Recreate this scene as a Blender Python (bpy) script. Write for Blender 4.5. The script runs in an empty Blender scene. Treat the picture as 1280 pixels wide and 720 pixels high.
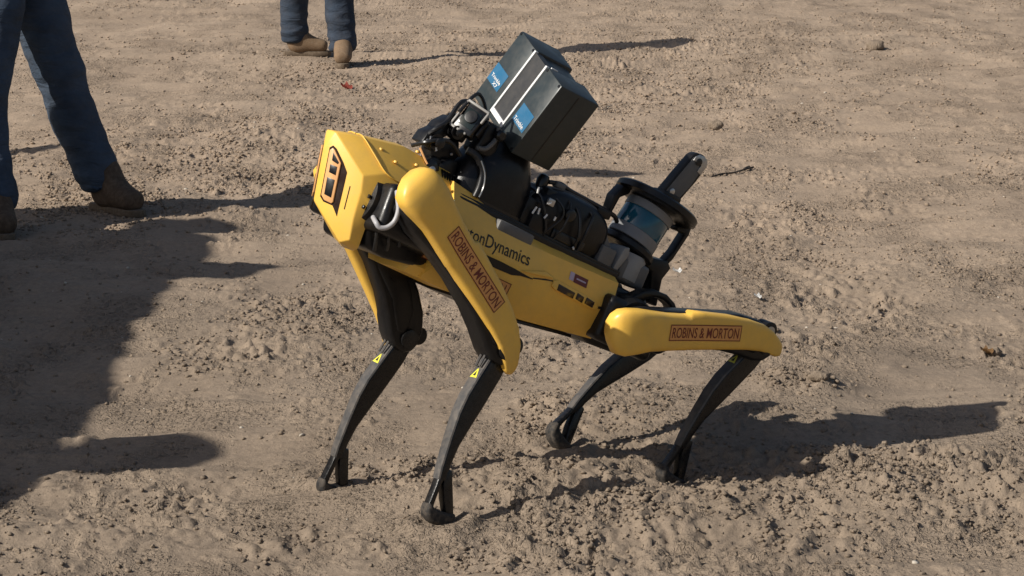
import bpy, bmesh, math, random
import numpy as np
from mathutils import Matrix, Vector, noise as mnoise

S = bpy.context.scene
C = S.collection
rad = math.radians

# ------------------------------------------------------------------ camera
FPX, CAMH, CAMPITCH = 3045.93, 1.38984, 0.195061
cam = bpy.data.cameras.new('camera')
cam.sensor_width = 36.0
cam.lens = 36.0 * FPX / 1280.0
cam.clip_start, cam.clip_end = 0.1, 2000
camo = bpy.data.objects.new('camera', cam); C.objects.link(camo)
camo.location = (0, 0, CAMH)
camo.rotation_euler = (math.pi / 2 - CAMPITCH, 0, 0)
S.camera = camo

# ------------------------------------------------------------------ light
SUN_EL, SUN_AZ = rad(37), rad(26.5)             # shadows run towards (cos az, sin az)
w = bpy.data.worlds.new('World'); S.world = w; w.use_nodes = True
nt = w.node_tree
bg = nt.nodes['Background']
sky = nt.nodes.new('ShaderNodeTexSky'); sky.sky_type = 'NISHITA'
sky.sun_disc = False
sky.sun_elevation = SUN_EL
sdir = Vector((-math.cos(SUN_AZ) * math.cos(SUN_EL), -math.sin(SUN_AZ) * math.cos(SUN_EL), math.sin(SUN_EL)))
sky.sun_rotation = math.atan2(sdir.x, sdir.y) % (2 * math.pi)
sky.dust_density = 2.0
nt.links.new(sky.outputs[0], bg.inputs[0])
bg.inputs[1].default_value = 0.065
sun = bpy.data.lights.new('sun', 'SUN'); sun.energy = 4.8; sun.angle = rad(0.53); sun.color = (1.0, .945, .85)
suno = bpy.data.objects.new('sun', sun); C.objects.link(suno)
suno.rotation_euler = (-sdir).to_track_quat('-Z', 'Y').to_euler()
suno.location = (-8, -4, 9)
S.view_settings.view_transform = 'Standard'
S.view_settings.look = 'None'
S.view_settings.exposure = 0.16
S.view_settings.gamma = 1.0

# ------------------------------------------------------------------ materials
def lin(h):
    h = h.lstrip('#'); o = []
    for i in (0, 2, 4):
        c = int(h[i:i + 2], 16) / 255
        o.append(c / 12.92 if c <= .04045 else ((c + .055) / 1.055) ** 2.4)
    return o
DUST = (.30, .235, .175)
def mat(name, col, rough=.5, metal=0.0, dust=.12, dscale=18, var=.12, bump=0.0, bscale=300, coat=0.0, spec=.5, stretch=None):
    m = bpy.data.materials.new(name); m.use_nodes = True
    t = m.node_tree; p = t.nodes['Principled BSDF']
    p.inputs['Roughness'].default_value = rough
    p.inputs['Metallic'].default_value = metal
    p.inputs['Specular IOR Level'].default_value = spec
    if coat: p.inputs['Coat Weight'].default_value = coat
    tc = t.nodes.new('ShaderNodeTexCoord')
    src = tc.outputs['Object']
    if stretch:
        mp = t.nodes.new('ShaderNodeMapping'); mp.inputs['Scale'].default_value = stretch
        t.links.new(src, mp.inputs[0]); src = mp.outputs[0]
    n = t.nodes.new('ShaderNodeTexNoise'); n.inputs['Scale'].default_value = dscale
    n.inputs['Detail'].default_value = 6; n.inputs['Roughness'].default_value = .62
    t.links.new(src, n.inputs['Vector'])
    r = t.nodes.new('ShaderNodeValToRGB')
    r.color_ramp.elements[0].position = .3; r.color_ramp.elements[1].position = .75
    c = list(col)
    r.color_ramp.elements[0].color = [max(0, x * (1 - var)) for x in c] + [1]
    r.color_ramp.elements[1].color = [min(1, x * (1 + var)) for x in c] + [1]
    t.links.new(n.outputs[0], r.inputs[0])
    n2 = t.nodes.new('ShaderNodeTexNoise'); n2.inputs['Scale'].default_value = dscale * 2.3
    n2.inputs['Detail'].default_value = 8; n2.inputs['Roughness'].default_value = .7
    t.links.new(src, n2.inputs['Vector'])
    mr = t.nodes.new('ShaderNodeMapRange'); mr.inputs[1].default_value = .42; mr.inputs[2].default_value = .85
    mr.inputs[3].default_value = 0; mr.inputs[4].default_value = dust * 2.2
    t.links.new(n2.outputs[0], mr.inputs[0])
    mx = t.nodes.new('ShaderNodeMixRGB'); mx.inputs[2].default_value = (*DUST, 1)
    t.links.new(mr.outputs[0], mx.inputs[0]); t.links.new(r.outputs[0], mx.inputs[1])
    t.links.new(mx.outputs[0], p.inputs['Base Color'])
    rr = t.nodes.new('ShaderNodeMapRange'); rr.inputs[1].default_value = .3; rr.inputs[2].default_value = .7
    rr.inputs[3].default_value = max(.04, rough - .08); rr.inputs[4].default_value = min(1, rough + .12)
    t.links.new(n2.outputs[0], rr.inputs[0]); t.links.new(rr.outputs[0], p.inputs['Roughness'])
    if bump:
        n3 = t.nodes.new('ShaderNodeTexNoise'); n3.inputs['Scale'].default_value = bscale; n3.inputs['Detail'].default_value = 3
        t.links.new(src, n3.inputs['Vector'])
        b = t.nodes.new('ShaderNodeBump'); b.inputs['Strength'].default_value = bump; b.inputs['Distance'].default_value = .002
        t.links.new(n3.outputs[0], b.inputs['Height']); t.links.new(b.outputs[0], p.inputs['Normal'])
    return m

M = {}
M['yellow'] = mat('yellow_plastic', (.86, .515, .085), .38, dust=.10, dscale=14, var=.05, bump=.05, bscale=500)
M['black'] = mat('black_plastic', (.0075, .0075, .0085), .34, dust=.014, dscale=30, var=.3, bump=.1, bscale=400, spec=.36)
M['gloss'] = mat('gloss_black', (.008, .008, .009), .30, dust=.01, dscale=25, var=.3)
M['rubber'] = mat('rubber', (.014, .013, .013), .8, dust=.22, dscale=40)
M['legblack'] = mat('leg_black', (.0075, .0075, .0085), .28, dust=.035, dscale=35, var=.3, bump=.12, bscale=350, spec=.42)
M['shin'] = mat('dusty_grey_shin', (.060, .058, .058), .5, dust=.2, dscale=25, var=.25)
M['metal'] = mat('bare_metal', (.5, .5, .5), .35, metal=.9, dust=.05, dscale=40)
M['greyplastic'] = mat('grey_plastic', (.115, .115, .115), .5, dust=.12, dscale=30)
M['palegrey'] = mat('pale_grey', (.27, .26, .245), .5, dust=.1, dscale=30)
M['slate'] = mat('slate_case', (.026, .035, .038), .40, dust=.04, dscale=20, var=.1)
M['slot'] = mat('scanner_slot', (.030, .030, .031), .5, dust=.03)
M['white'] = mat('white_trim', (.72, .72, .71), .4, dust=.05)
M['blue'] = mat('blue_label', (.017, .118, .235), .4, dust=.03, var=.06)
M['glass'] = mat('sensor_glass', (.008, .095, .155), .10, dust=.02, var=.2, coat=.6)
M['bandgrey'] = mat('sensor_band', (.20, .205, .215), .4, dust=.05)
M['lens'] = mat('lens_glass', (.01, .016, .014), .08, dust=0, coat=.5)
M['window'] = mat('camera_window', (.028, .016, .012), .14, dust=.02)
M['frameorange'] = mat('sensor_frame', (.76, .40, .16), .4, dust=.03, var=.05)
M['decal'] = mat('decal_film', (.72, .33, .095), .38, dust=.05, dscale=30, var=.06)
M['decalred'] = mat('decal_print', (.16, .022, .010), .5, dust=.0)
M['print'] = mat('black_print', (.015, .012, .010), .5, dust=.0)
M['warn'] = mat('warning_yellow', (.78, .72, .07), .4, dust=.03)
M['stickred'] = mat('sticker_red', (.13, .018, .022), .45, dust=.03)
M['stickpink'] = mat('sticker_pale', (.5, .42, .55), .45, dust=.03)
M['cable'] = mat('cable_sleeve', (.014, .014, .015), .35, dust=.02)
M['greycable'] = mat('grey_hose', (.38, .38, .40), .4, dust=.05)

def denim(name, c):
    m = mat(name, c, .85, dust=.05, dscale=6, var=.42, bump=.5, bscale=420, spec=.2)
    t = m.node_tree; p = t.nodes['Principled BSDF']; tc = t.nodes['Texture Coordinate']
    mp = t.nodes.new('ShaderNodeMapping'); mp.inputs['Scale'].default_value = (9, 9, 26); mp.inputs['Rotation'].default_value = (.25, .2, 0)
    t.links.new(tc.outputs['Object'], mp.inputs[0])
    n = t.nodes.new('ShaderNodeTexNoise'); n.inputs['Scale'].default_value = 1.0; n.inputs['Detail'].default_value = 3; n.inputs['Distortion'].default_value = .8
    t.links.new(mp.outputs[0], n.inputs['Vector'])
    b = t.nodes.new('ShaderNodeBump'); b.inputs['Strength'].default_value = .7; b.inputs['Distance'].default_value = .02
    old = p.inputs['Normal'].links[0].from_socket
    t.links.new(n.outputs[0], b.inputs['Height']); t.links.new(old, b.inputs['Normal']); t.links.new(b.outputs[0], p.inputs['Normal'])
    return m
M['denim'] = denim('blue_denim', (.046, .066, .098))
M['darkdenim'] = denim('dark_denim', (.030, .043, .066))
M['boot'] = mat('tan_suede', (.19, .125, .075), .85, dust=.25, dscale=25, var=.2, bump=.4, bscale=200, spec=.2)
M['shadowboot'] = mat('brown_boot_in_shadow', (.085, .058, .040), .85, dust=.18, dscale=25, var=.25, bump=.5, bscale=160, spec=.2)  # brown boots, the shadow over them mixed into the base colour
M['sole'] = mat('boot_sole', (.11, .078, .05), .9, dust=.3, dscale=40)
M['skin'] = mat('skin', (.50, .30, .21), .55, dust=.0, var=.08)
M['shirt'] = mat('work_shirt', (.20, .22, .25), .85, dust=.03, dscale=8, var=.1, bump=.4, bscale=300)
M['vest'] = mat('safety_vest', (.55, .70, .05), .8, dust=.03, dscale=8, var=.1)
M['hat'] = mat('hard_hat', (.75, .75, .74), .3, dust=.03)

def soil_material(name, k=1.0, var=.18):
    m = bpy.data.materials.new(name); m.use_nodes = True
    t = m.node_tree; p = t.nodes['Principled BSDF']
    p.inputs['Roughness'].default_value = .95; p.inputs['Specular IOR Level'].default_value = .08
    tc = t.nodes.new('ShaderNodeTexCoord')
    def noise(sc, det, ro=.6, st=None):
        n = t.nodes.new('ShaderNodeTexNoise'); n.inputs['Scale'].default_value = sc
        n.inputs['Detail'].default_value = det; n.inputs['Roughness'].default_value = ro
        if st:
            mp = t.nodes.new('ShaderNodeMapping'); mp.inputs['Scale'].default_value = st
            t.links.new(tc.outputs['Object'], mp.inputs[0]); t.links.new(mp.outputs[0], n.inputs['Vector'])
        else: t.links.new(tc.outputs['Object'], n.inputs['Vector'])
        return n.outputs[0]
    def ramp(fac, a, b, p0=.3, p1=.7):
        r = t.nodes.new('ShaderNodeValToRGB'); r.color_ramp.elements[0].position = p0; r.color_ramp.elements[1].position = p1
        r.color_ramp.elements[0].color = (*a, 1); r.color_ramp.elements[1].color = (*b, 1)
        t.links.new(fac, r.inputs[0]); return r.outputs[0]
    def mix(mode, fac, a, b):
        x = t.nodes.new('ShaderNodeMixRGB'); x.blend_type = mode
        if isinstance(fac, float): x.inputs[0].default_value = fac
        else: t.links.new(fac, x.inputs[0])
        t.links.new(a, x.inputs[1]); t.links.new(b, x.inputs[2]); return x.outputs[0]
    dry = ramp(noise(2.2, 8, .6, (1, .45, 1)), (.322*k, .247*k, .184*k), (.435*k, .336*k, .251*k))  # paler tone, for the far soil
    near_tone = ramp(noise(3.1, 8, .6, (1, .45, 1)), (.246*k, .193*k, .146*k), (.338*k, .266*k, .201*k))
    # the near strip is darker soil than the far one: a broad uneven border some 6-9 m out
    sep = t.nodes.new('ShaderNodeSeparateXYZ'); t.links.new(tc.outputs['Object'], sep.inputs[0])
    ad = t.nodes.new('ShaderNodeMath'); ad.operation = 'MULTIPLY_ADD'; ad.inputs[1].default_value = 3.5
    t.links.new(noise(.7, 4), ad.inputs[0]); t.links.new(sep.outputs[1], ad.inputs[2])
    mr = t.nodes.new('ShaderNodeMapRange'); mr.interpolation_type = 'SMOOTHSTEP'
    mr.inputs[1].default_value = 6.2; mr.inputs[2].default_value = 11.5
    t.links.new(ad.outputs[0], mr.inputs[0])
    base = mix('MIX', mr.outputs[0], near_tone, dry)
    g = ramp(noise(60, 6, .7), (1-var*1.6,)*3, (1+var*.6,)*3, .25, .75)
    col = mix('MULTIPLY', 1.0, base, g)
    g2 = ramp(noise(420, 3, .7), (1-var*1.3,)*3, (1+var*.6,)*3, .25, .75)
    col = mix('MULTIPLY', 1.0, col, g2)
    t.links.new(col, p.inputs['Base Color'])
    b = t.nodes.new('ShaderNodeBump'); b.inputs['Strength'].default_value = .55; b.inputs['Distance'].default_value = .004
    t.links.new(noise(170, 8, .72), b.inputs['Height'])
    b2 = t.nodes.new('ShaderNodeBump'); b2.inputs['Strength'].default_value = .35; b2.inputs['Distance'].default_value = .012
    t.links.new(noise(42, 6, .65), b2.inputs['Height']); t.links.new(b.outputs[0], b2.inputs['Normal'])
    # crumb patches too fine for the mesh: steep little lumps, only where the soil is broken
    cm = ramp(noise(3.4, 5, .65, (1, .6, 1)), (0, 0, 0), (1, 1, 1), .46, .61)
    last = b2.outputs[0]
    wob = t.nodes.new('ShaderNodeTexNoise'); wob.inputs['Scale'].default_value = 95; wob.inputs['Detail'].default_value = 3
    t.links.new(tc.outputs['Object'], wob.inputs['Vector'])
    wv = t.nodes.new('ShaderNodeVectorMath'); wv.operation = 'MULTIPLY_ADD'; wv.inputs[1].default_value = (.016, .016, 0)
    t.links.new(wob.outputs['Color'], wv.inputs[0]); t.links.new(tc.outputs['Object'], wv.inputs[2])
    for sc_, dist, thr in ((62, .011, .42), (125, .006, .35), (230, .003, .3)):
        vo = t.nodes.new('ShaderNodeTexVoronoi'); vo.inputs['Scale'].default_value = sc_; vo.voronoi_dimensions = '2D'
        t.links.new(wv.outputs[0], vo.inputs['Vector'])
        lum = ramp(vo.outputs['Distance'], (1, 1, 1), (0, 0, 0), .08, .46)
        sc2 = t.nodes.new('ShaderNodeSeparateColor'); t.links.new(vo.outputs['Color'], sc2.inputs[0])
        on = ramp(sc2.outputs[0], (0, 0, 0), (1, 1, 1), thr, thr + .3)
        hgt = mix('MULTIPLY', 1.0, mix('MULTIPLY', 1.0, lum, on), cm)
        b3 = t.nodes.new('ShaderNodeBump'); b3.inputs['Strength'].default_value = .75; b3.inputs['Distance'].default_value = dist
        t.links.new(hgt, b3.inputs['Height']); t.links.new(last, b3.inputs['Normal']); last = b3.outputs[0]
    t.links.new(last, p.inputs['Normal'])
    return m
M['soil'] = soil_material('soil')
M['clod'] = soil_material('soil_clod', .97, .22)
M['pebble'] = mat('pale_pebble', (.5, .45, .38), .8, dust=.2, dscale=60)

# ------------------------------------------------------------------ helpers
def tag(o, label=None, cat=None, group=None, kind=None):
    if label: o['label'] = label
    if cat: o['category'] = cat
    if group: o['group'] = group
    if kind: o['kind'] = kind
    return o
def empty(name, loc=(0, 0, 0), rz=0):
    o = bpy.data.objects.new(name, None); C.objects.link(o)
    o.location = loc; o.rotation_euler = (0, 0, rz); o.empty_display_size = .1
    return o
def link(name, me, m, parent=None):
    if m is not None and not me.materials: me.materials.append(m)
    o = bpy.data.objects.new(name, me); C.objects.link(o)
    if parent: o.parent = parent
    return o
def fin(name, bm, m, parent=None, T=None, ang=38, smooth=True, recalc=True):
    if T is not None: bm.transform(T)
    if recalc: bmesh.ops.recalc_face_normals(bm, faces=bm.faces)
    ca = rad(ang)
    for f in bm.faces: f.smooth = smooth
    for e in bm.edges:
        if len(e.link_faces) == 2:
            e.smooth = e.calc_face_angle(0) < ca
    me = bpy.data.meshes.new(name); bm.to_mesh(me); bm.free()
    return link(name, me, m, parent)
def bevel(bm, off, seg=2, ang=25):
    ed = [e for e in bm.edges if len(e.link_faces) == 2 and e.calc_face_angle(0) > rad(ang)]
    if off > 0 and ed:
        bmesh.ops.bevel(bm, geom=ed, offset=off, segments=seg, profile=.5, affect='EDGES', clamp_overlap=True)
def add_prism(bm, out, f, d0, d1):
    a = [bm.verts.new(f(u, v, d0)) for u, v in out]; b = [bm.verts.new(f(u, v, d1)) for u, v in out]
    n = len(out)
    bm.faces.new(a); bm.faces.new(b[::-1])
    for i in range(n): bm.faces.new((a[i], b[i], b[(i + 1) % n], a[(i + 1) % n]))
XZ = lambda u, v, d: (u, d, v)         # outline in x,z ; depth along y
XY = lambda u, v, d: (u, v, d)
YZ = lambda u, v, d: (d, u, v)
def prism(out, f, d0, d1, bev=0.0, seg=2):
    bm = bmesh.new(); add_prism(bm, out, f, d0, d1)
    bmesh.ops.recalc_face_normals(bm, faces=bm.faces); bevel(bm, bev, seg); return bm
def box(x0, x1, y0, y1, z0, z1, bev=0.0, seg=2):
    return prism([(x0, y0), (x1, y0), (x1, y1), (x0, y1)], XY, z0, z1, bev, seg)
def loft(rings, cap=True):
    bm = bmesh.new(); V = [[bm.verts.new(p) for p in r] for r in rings]; n = len(V[0])
    for a, b in zip(V, V[1:]):
        for i in range(n): bm.faces.new((a[i], a[(i + 1) % n], b[(i + 1) % n], b[i]))
    if cap: bm.faces.new(V[0][::-1]); bm.faces.new(V[-1])
    return bm
def superring(cx, cy, rx, ry, z, n=24, ex=4.0):
    o = []
    for i in range(n):
        a = 2 * math.pi * (i + .5) / n; c, s = math.cos(a), math.sin(a)
        o.append((cx + rx * math.copysign(abs(c) ** (2 / ex), c), cy + ry * math.copysign(abs(s) ** (2 / ex), s), z))
    return o
def lathe(prof, n=32, axis='z', c=(0, 0, 0)):
    rings = []
    for r, h in prof:
        ring = []
        for i in range(n):
            a = 2 * math.pi * i / n; x, y = r * math.cos(a), r * math.sin(a)
            p = {'z': (x, y, h), 'y': (x, h, y), 'x': (h, x, y)}[axis]
            ring.append((p[0] + c[0], p[1] + c[1], p[2] + c[2]))
        rings.append(ring)
    return loft(rings)
def tube_rings(path, rads, n=10):
    P = [Vector(p) for p in path]; rings = []
    up = Vector((.13, .31, .94)).normalized()
    for i, p in enumerate(P):
        t = (P[min(i + 1, len(P) - 1)] - P[max(i - 1, 0)]).normalized()
        a = t.cross(up)
        if a.length < .05: a = t.cross(Vector((1, 0, 0)))
        a.normalize(); b = t.cross(a)
        r = rads[i] if hasattr(rads, '__len__') else rads
        rings.append([tuple(p + (a * math.cos(2 * math.pi * k / n) + b * math.sin(2 * math.pi * k / n)) * r) for k in range(n)])
    return rings
def smooth_path(pts, k=6):
    P = [Vector(p) for p in pts]; o = []
    for i in range(len(P) - 1):
        p0, p1, p2, p3 = P[max(i - 1, 0)], P[i], P[i + 1], P[min(i + 2, len(P) - 1)]
        for j in range(k):
            t = j / k
            o.append(.5 * ((2 * p1) + (p2 - p0) * t + (2 * p0 - 5 * p1 + 4 * p2 - p3) * t * t + (3 * p1 - p0 - 3 * p2 + p3) * t ** 3))
    o.append(P[-1]); return o
def tube(path, r, n=8, k=6): return loft(tube_rings(smooth_path(path, k), r, n))
def join(*bms):
    o = bms[0]
    for b in bms[1:]:
        me = bpy.data.meshes.new('tmp'); b.to_mesh(me); b.free(); o.from_mesh(me); bpy.data.meshes.remove(me)
    return o
def Rm(a, ax): return Matrix.Rotation(a, 4, ax)
def text_verts(s, bold=.0):
    cu = bpy.data.curves.new('lettering', 'FONT'); cu.body = s; cu.resolution_u = 3; cu.offset = bold
    o = bpy.data.objects.new('lettering', cu); C.objects.link(o)
    bpy.context.view_layer.update()
    me = bpy.data.meshes.new_from_object(o.evaluated_get(bpy.context.evaluated_depsgraph_get()))
    bpy.data.objects.remove(o)
    co = np.array([v.co[:2] for v in me.vertices]); co -= co.min(0); co /= co.max(0)
    fs = [tuple(p.vertices) for p in me.polygons]; bpy.data.meshes.remove(me)
    return co, fs
def text_bm(s, f, bold=.0):
    """f maps (u,v in 0..1) to a point; lettering is flat print laid on the surface"""
    co, fs = text_verts(s, bold); bm = bmesh.new()
    V = [bm.verts.new(f(u, v)) for u, v in co]
    for q in fs:
        try: bm.faces.new([V[i] for i in q])
        except ValueError: pass
    return bm
def patch(f, nu=2, nv=2):
    bm = bmesh.new(); V = [[bm.verts.new(f(i / nu, j / nv)) for j in range(nv + 1)] for i in range(nu + 1)]
    for i in range(nu):
        for j in range(nv): bm.faces.new((V[i][j], V[i + 1][j], V[i + 1][j + 1], V[i][j + 1]))
    return bm

# ------------------------------------------------------------------ ground
rng = np.random.default_rng(7)
TAB = rng.random((512, 512)).astype(np.float32)
def vnoise(x, y, seed=0):
    x = x + seed * 17.31; y = y + seed * 9.77
    xi = np.floor(x).astype(np.int64); yi = np.floor(y).astype(np.int64)
    fx = (x - xi).astype(np.float32); fy = (y - yi).astype(np.float32)
    fx = fx * fx * fx * (fx * (fx * 6 - 15) + 10); fy = fy * fy * fy * (fy * (fy * 6 - 15) + 10)
    a = TAB[xi & 511, yi & 511]; b = TAB[(xi + 1) & 511, yi & 511]; c = TAB[xi & 511, (yi + 1) & 511]; d = TAB[(xi + 1) & 511, (yi + 1) & 511]
    return (a + (b - a) * fx) + ((c + (d - c) * fx) - (a + (b - a) * fx)) * fy
def fbm(x, y, oct=4, seed=0, gain=.5):
    s = 0; a = 1; t = 0
    for i in range(oct):
        s = s + a * vnoise(x, y, seed + i * 3); t += a; a *= gain
        x, y = (x * .8 - y * .6) * 2.03, (x * .6 + y * .8) * 2.03
    return s / t
def bumps(x, y, cell, seed, dens=.7):
    """rounded lumps: one jittered clod per cell, random size; returns 0..1 height"""
    u, v = x / cell, y / cell; xi = np.floor(u).astype(np.int64); yi = np.floor(v).astype(np.int64)
    h = np.zeros(x.shape, np.float32)
    for dx in (-1, 0, 1):
        for dy in (-1, 0, 1):
            cx, cy = xi + dx, yi + dy
            jx = TAB[(cx + seed * 31) & 511, cy & 511]; jy = TAB[(cx + seed * 53 + 101) & 511, (cy + 77) & 511]
            r = TAB[(cx + 211) & 511, (cy + seed * 19) & 511]
            on = TAB[(cx + 5 + seed * 7) & 511, (cy + 333) & 511] < dens
            rr = .22 + .5 * r * r
            q = 1 - ((u - cx - jx) ** 2 + (v - cy - jy) ** 2) / rr ** 2
            h = np.maximum(h, np.where(on & (q > 0), np.sqrt(np.clip(q, 0, 1)) * rr, 0))
    return h
# crumbly patches: (x, y, rx, ry, strength)
CRUMB = [(.0, 4.95, .42, .22, .9), (.24, 4.72, .35, .35, .9), (.75, 4.95, .5, .28, 1.0), (.95, 4.75, .4, .3, .9), (-.15, 4.55, .35, .2, .7), (-.75, 4.75, .25, .25, .5), (.55, 4.62, .4, .2, .6),
         (-1.1, 10.2, .9, 1.5, 1.0), (-.85, 9.2, .5, .5, .9), (-.55, 6.6, .22, .35, .8), (-.33, 6.8, .14, .22, .6), (-.72, 6.2, .18, .15, .6), (-.6, 6.0, .25, .12, .5),
         (.72, 6.15, .16, .3, 1.0), (.95, 7.1, .22, .6, .8), (1.0, 8.2, .25, .5, .6), (.05, 5.45, .07, .2, .9), (.72, 5.72, .13, .12, .9), (.27, 12.5, 1.0, 1.6, .8),
         (-.6, 13.2, 1.1, 1.5, .8), (1.3, 14.2, .8, 1.4, .7), (.25, 10.3, .35, .7, .8), (1.9, 15, 1.2, 1.8, .5), (.1, 14.8, 1.2, 1.0, .6), (-2.3, 14.0, 1, 1.2, .3)]
BOOTS = [(-1.425, 8.43), (-1.715, 8.00), (-.925, 13.36), (-1.235, 13.86)]
FEET = [(-.1415, 4.6215, .002, .10), (-.371, 4.952, 0.0, .10), (.344, 5.021, -.040, .12), (.109, 5.200, .000, .10)]
def crumb_mask(x, y):
    wv = fbm(x * 3, y * 1.6, 4, 31) - .5
    m = np.clip((fbm(x * 1.7, y * .75, 4, 5) - .55) * 6, 0, 1) * .5
    for cx, cy, rx, ry, s in CRUMB:
        q = np.sqrt(((x - cx) / rx) ** 2 + ((y - cy) / ry) ** 2) + wv * 1.4
        m = np.maximum(m, s * np.clip((1.25 - q) / .6, 0, 1))
    return m
def height(x, y):
    h = (fbm(x * .8, y * .55, 3, 1) - .5) * .065
    h += (fbm(x * 2.6, y * 1.5, 3, 2) - .5) * .040
    # shallow wheel ruts and drag marks, running nearly across the view
    rut = fbm(x * .8 + y * .12, y * 3.1 - x * .35, 3, 9)
    h += -np.abs(rut - .5) * .075
    h += (fbm(x * 2.0, y * 9.0 - x * .8, 3, 12) - .5) * .016
    m = crumb_mask(x, y)
    near = np.clip((11 - y) / 6, .25, 1)
    # crumbled soil: irregular broken flakes with steep sides, at three sizes
    wx = x + (fbm(x * 9, y * 9, 3, 71) - .5) * .10; wy = y + (fbm(x * 9, y * 9, 3, 73) - .5) * .10
    f1 = fbm(wx * 13, wy * 13, 3, 21, .55); f2 = fbm(wx * 30, wy * 30, 3, 23, .6); f3 = fbm(wx * 62, wy * 62, 2, 25, .6)
    fl = np.clip((f1 - .53) * 8, 0, 1) * .0062 * near ** 2 + np.clip((f2 - .54) * 9, 0, 1) * .0085 + np.clip((f3 - .53) * 9, 0, 1) * .0068
    h += m * (fl * (.35 + .65 * near) + (f2 - .5) * .012 * near + (fbm(x * 5, y * 5, 3, 29) - .5) * .03)
    h += (fbm(x * 45, y * 40, 3, 14, .6) - .5) * .0040 * (.5 + m)
    sp = np.clip((fbm(x * 4, y * 3, 3, 41) - .52) * 6, 0, 1)
    h += sp * (np.clip((f2 - .60) * 10, 0, 1) * .008 + np.clip((f3 - .66) * 9, 0, 1) * .005)
    # thin scarps where crusted soil broke or slid
    sc = fbm(x * 2.2 + y * .3, y * 5.5 - x * .9, 4, 55)
    h += np.clip((sc - .5) * 60, -1, 1) * .0035 * np.clip((fbm(x * 2, y * 2, 2, 57) - .45) * 5, 0, 1)
    # soft-edged cracks / scuffs in the smoother soil
    cr = np.abs(fbm(x * 3.0, y * 4.5, 4, 51) - .5)
    h += -np.clip(.012 - cr, 0, 1) / .012 * .005
    # raised ridge in front of the rear feet and a small mound in the shadow's edge
    for cx, cy, rx, ry, a in ((.13, 4.93, .17, .10, .028), (-.02, 4.78, .2, .12, .03), (.72, 5.72, .10, .09, .035), (.85, 4.9, .45, .16, .022), (-.83, 4.86, .12, .06, .02)):
        h += a * np.exp(-(((x - cx) / rx) ** 2 + ((y - cy) / ry) ** 2)) * (1 + .8 * (fbm(x * 12, y * 12, 3, 61) - .5))
    for fx, fy, fz, r in FEET:
        k = np.exp(-(((x - fx) / r) ** 2 + ((y - fy) / r) ** 2))
        h = h * (1 - k) + (fz + .006) * k
        rr_ = np.sqrt((x - fx) ** 2 + (y - fy) ** 2); h = h + .012 * np.exp(-((rr_ - .062) / .018) ** 2) * (.4 + 1.2 * fbm(x * 22, y * 22, 3, 83))
    for fx, fy in BOOTS:
        k = np.exp(-(((x - fx) / .24) ** 4 + ((y - fy) / .24) ** 4)); h = h * (1 - k * .93)
    return h
def graded(segs):
    o = [segs[0][0]]
    for a, b, s0, s1 in segs:
        n = max(2, int((b - a) / ((s0 + s1) / 2)))
        st = np.linspace(s0, s1, n); st *= (b - a) / st.sum(); o += list(a + np.cumsum(st))
    return np.array(o)
gx = graded([(-240, -8, 40, 1), (-8, -4.6, .6, .05), (-4.6, -1.25, .026, .009), (-1.25, 1.3, .0065, .0065), (1.3, 4.6, .009, .026), (4.6, 8, .05, .6), (8, 240, 1, 40)])
gy = graded([(-240, -2, 40, .6), (-2, 3.4, .4, .03), (3.4, 4.2, .02, .009), (4.2, 6.6, .0085, .010), (6.6, 10, .0105, .020), (10, 19.5, .021, .045), (19.5, 26, .06, .6), (26, 400, 1, 60)])
X, Y = np.meshgrid(gx, gy)
H = height(X, Y).astype(np.float32)
fade = np.clip((10 - np.abs(X)) / 4, 0, 1) * np.clip((26 - Y) / 6, 0, 1) * np.clip((Y + 1) / 2, 0, 1)
H *= fade
def grid_mesh(name, X, Y, Z):
    ny, nx = X.shape
    me = bpy.data.meshes.new(name)
    co = np.stack([X, Y, Z], -1).reshape(-1, 3).astype(np.float32)
    i = np.arange(ny - 1)[:, None] * nx + np.arange(nx - 1)[None]
    q = np.stack([i, i + 1, i + nx + 1, i + nx], -1).reshape(-1, 4).astype(np.int32)
    me.vertices.add(len(co)); me.vertices.foreach_set('co', co.ravel())
    me.loops.add(q.size); me.loops.foreach_set('vertex_index', q.ravel())
    me.polygons.add(len(q)); me.polygons.foreach_set('loop_start', np.arange(len(q), dtype=np.int32) * 4)
    me.polygons.foreach_set('use_smooth', np.ones(len(q), bool))
    me.update(calc_edges=True); return me
ground = link('ground', grid_mesh('ground', X, Y, H), M['soil'])
tag(ground, 'dry tan soil churned into crumbs and tracks', kind='structure')
def gz(x, y): return float(height(np.array([[x]], float), np.array([[y]], float))[0, 0])

# ------------------------------------------------------------------ the robot
RPOS = Vector((-.0410, 4.9370, .4710)); RRPY = (-.04463, -.47059, 3.74049)
JT = {'fl': (.121, 1.059, -1.063), 'fr': (-.018, .912, -.908), 'hl': (-.026, 1.908, -2.102), 'hr': (.170, 1.745, -2.283)}
robot = empty('robot_dog', (RPOS.x, RPOS.y, 0))
tag(robot, 'yellow and black four-legged robot carrying a tilted scanner box', 'robot')
RT = Matrix.Translation((0, 0, RPOS.z)) @ Rm(RRPY[2], 'Z') @ Rm(RRPY[1], 'Y') @ Rm(RRPY[0], 'X')
def rp(name, bm, m, parent=None, T=None, ang=38, label=None):
    """a robot part given in the robot's own frame (x forward, y left, z up)"""
    o = fin(name, bm, M[m], parent or robot, RT @ T if T is not None else RT.copy(), ang)
    if label: o['label'] = label
    return o

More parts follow.
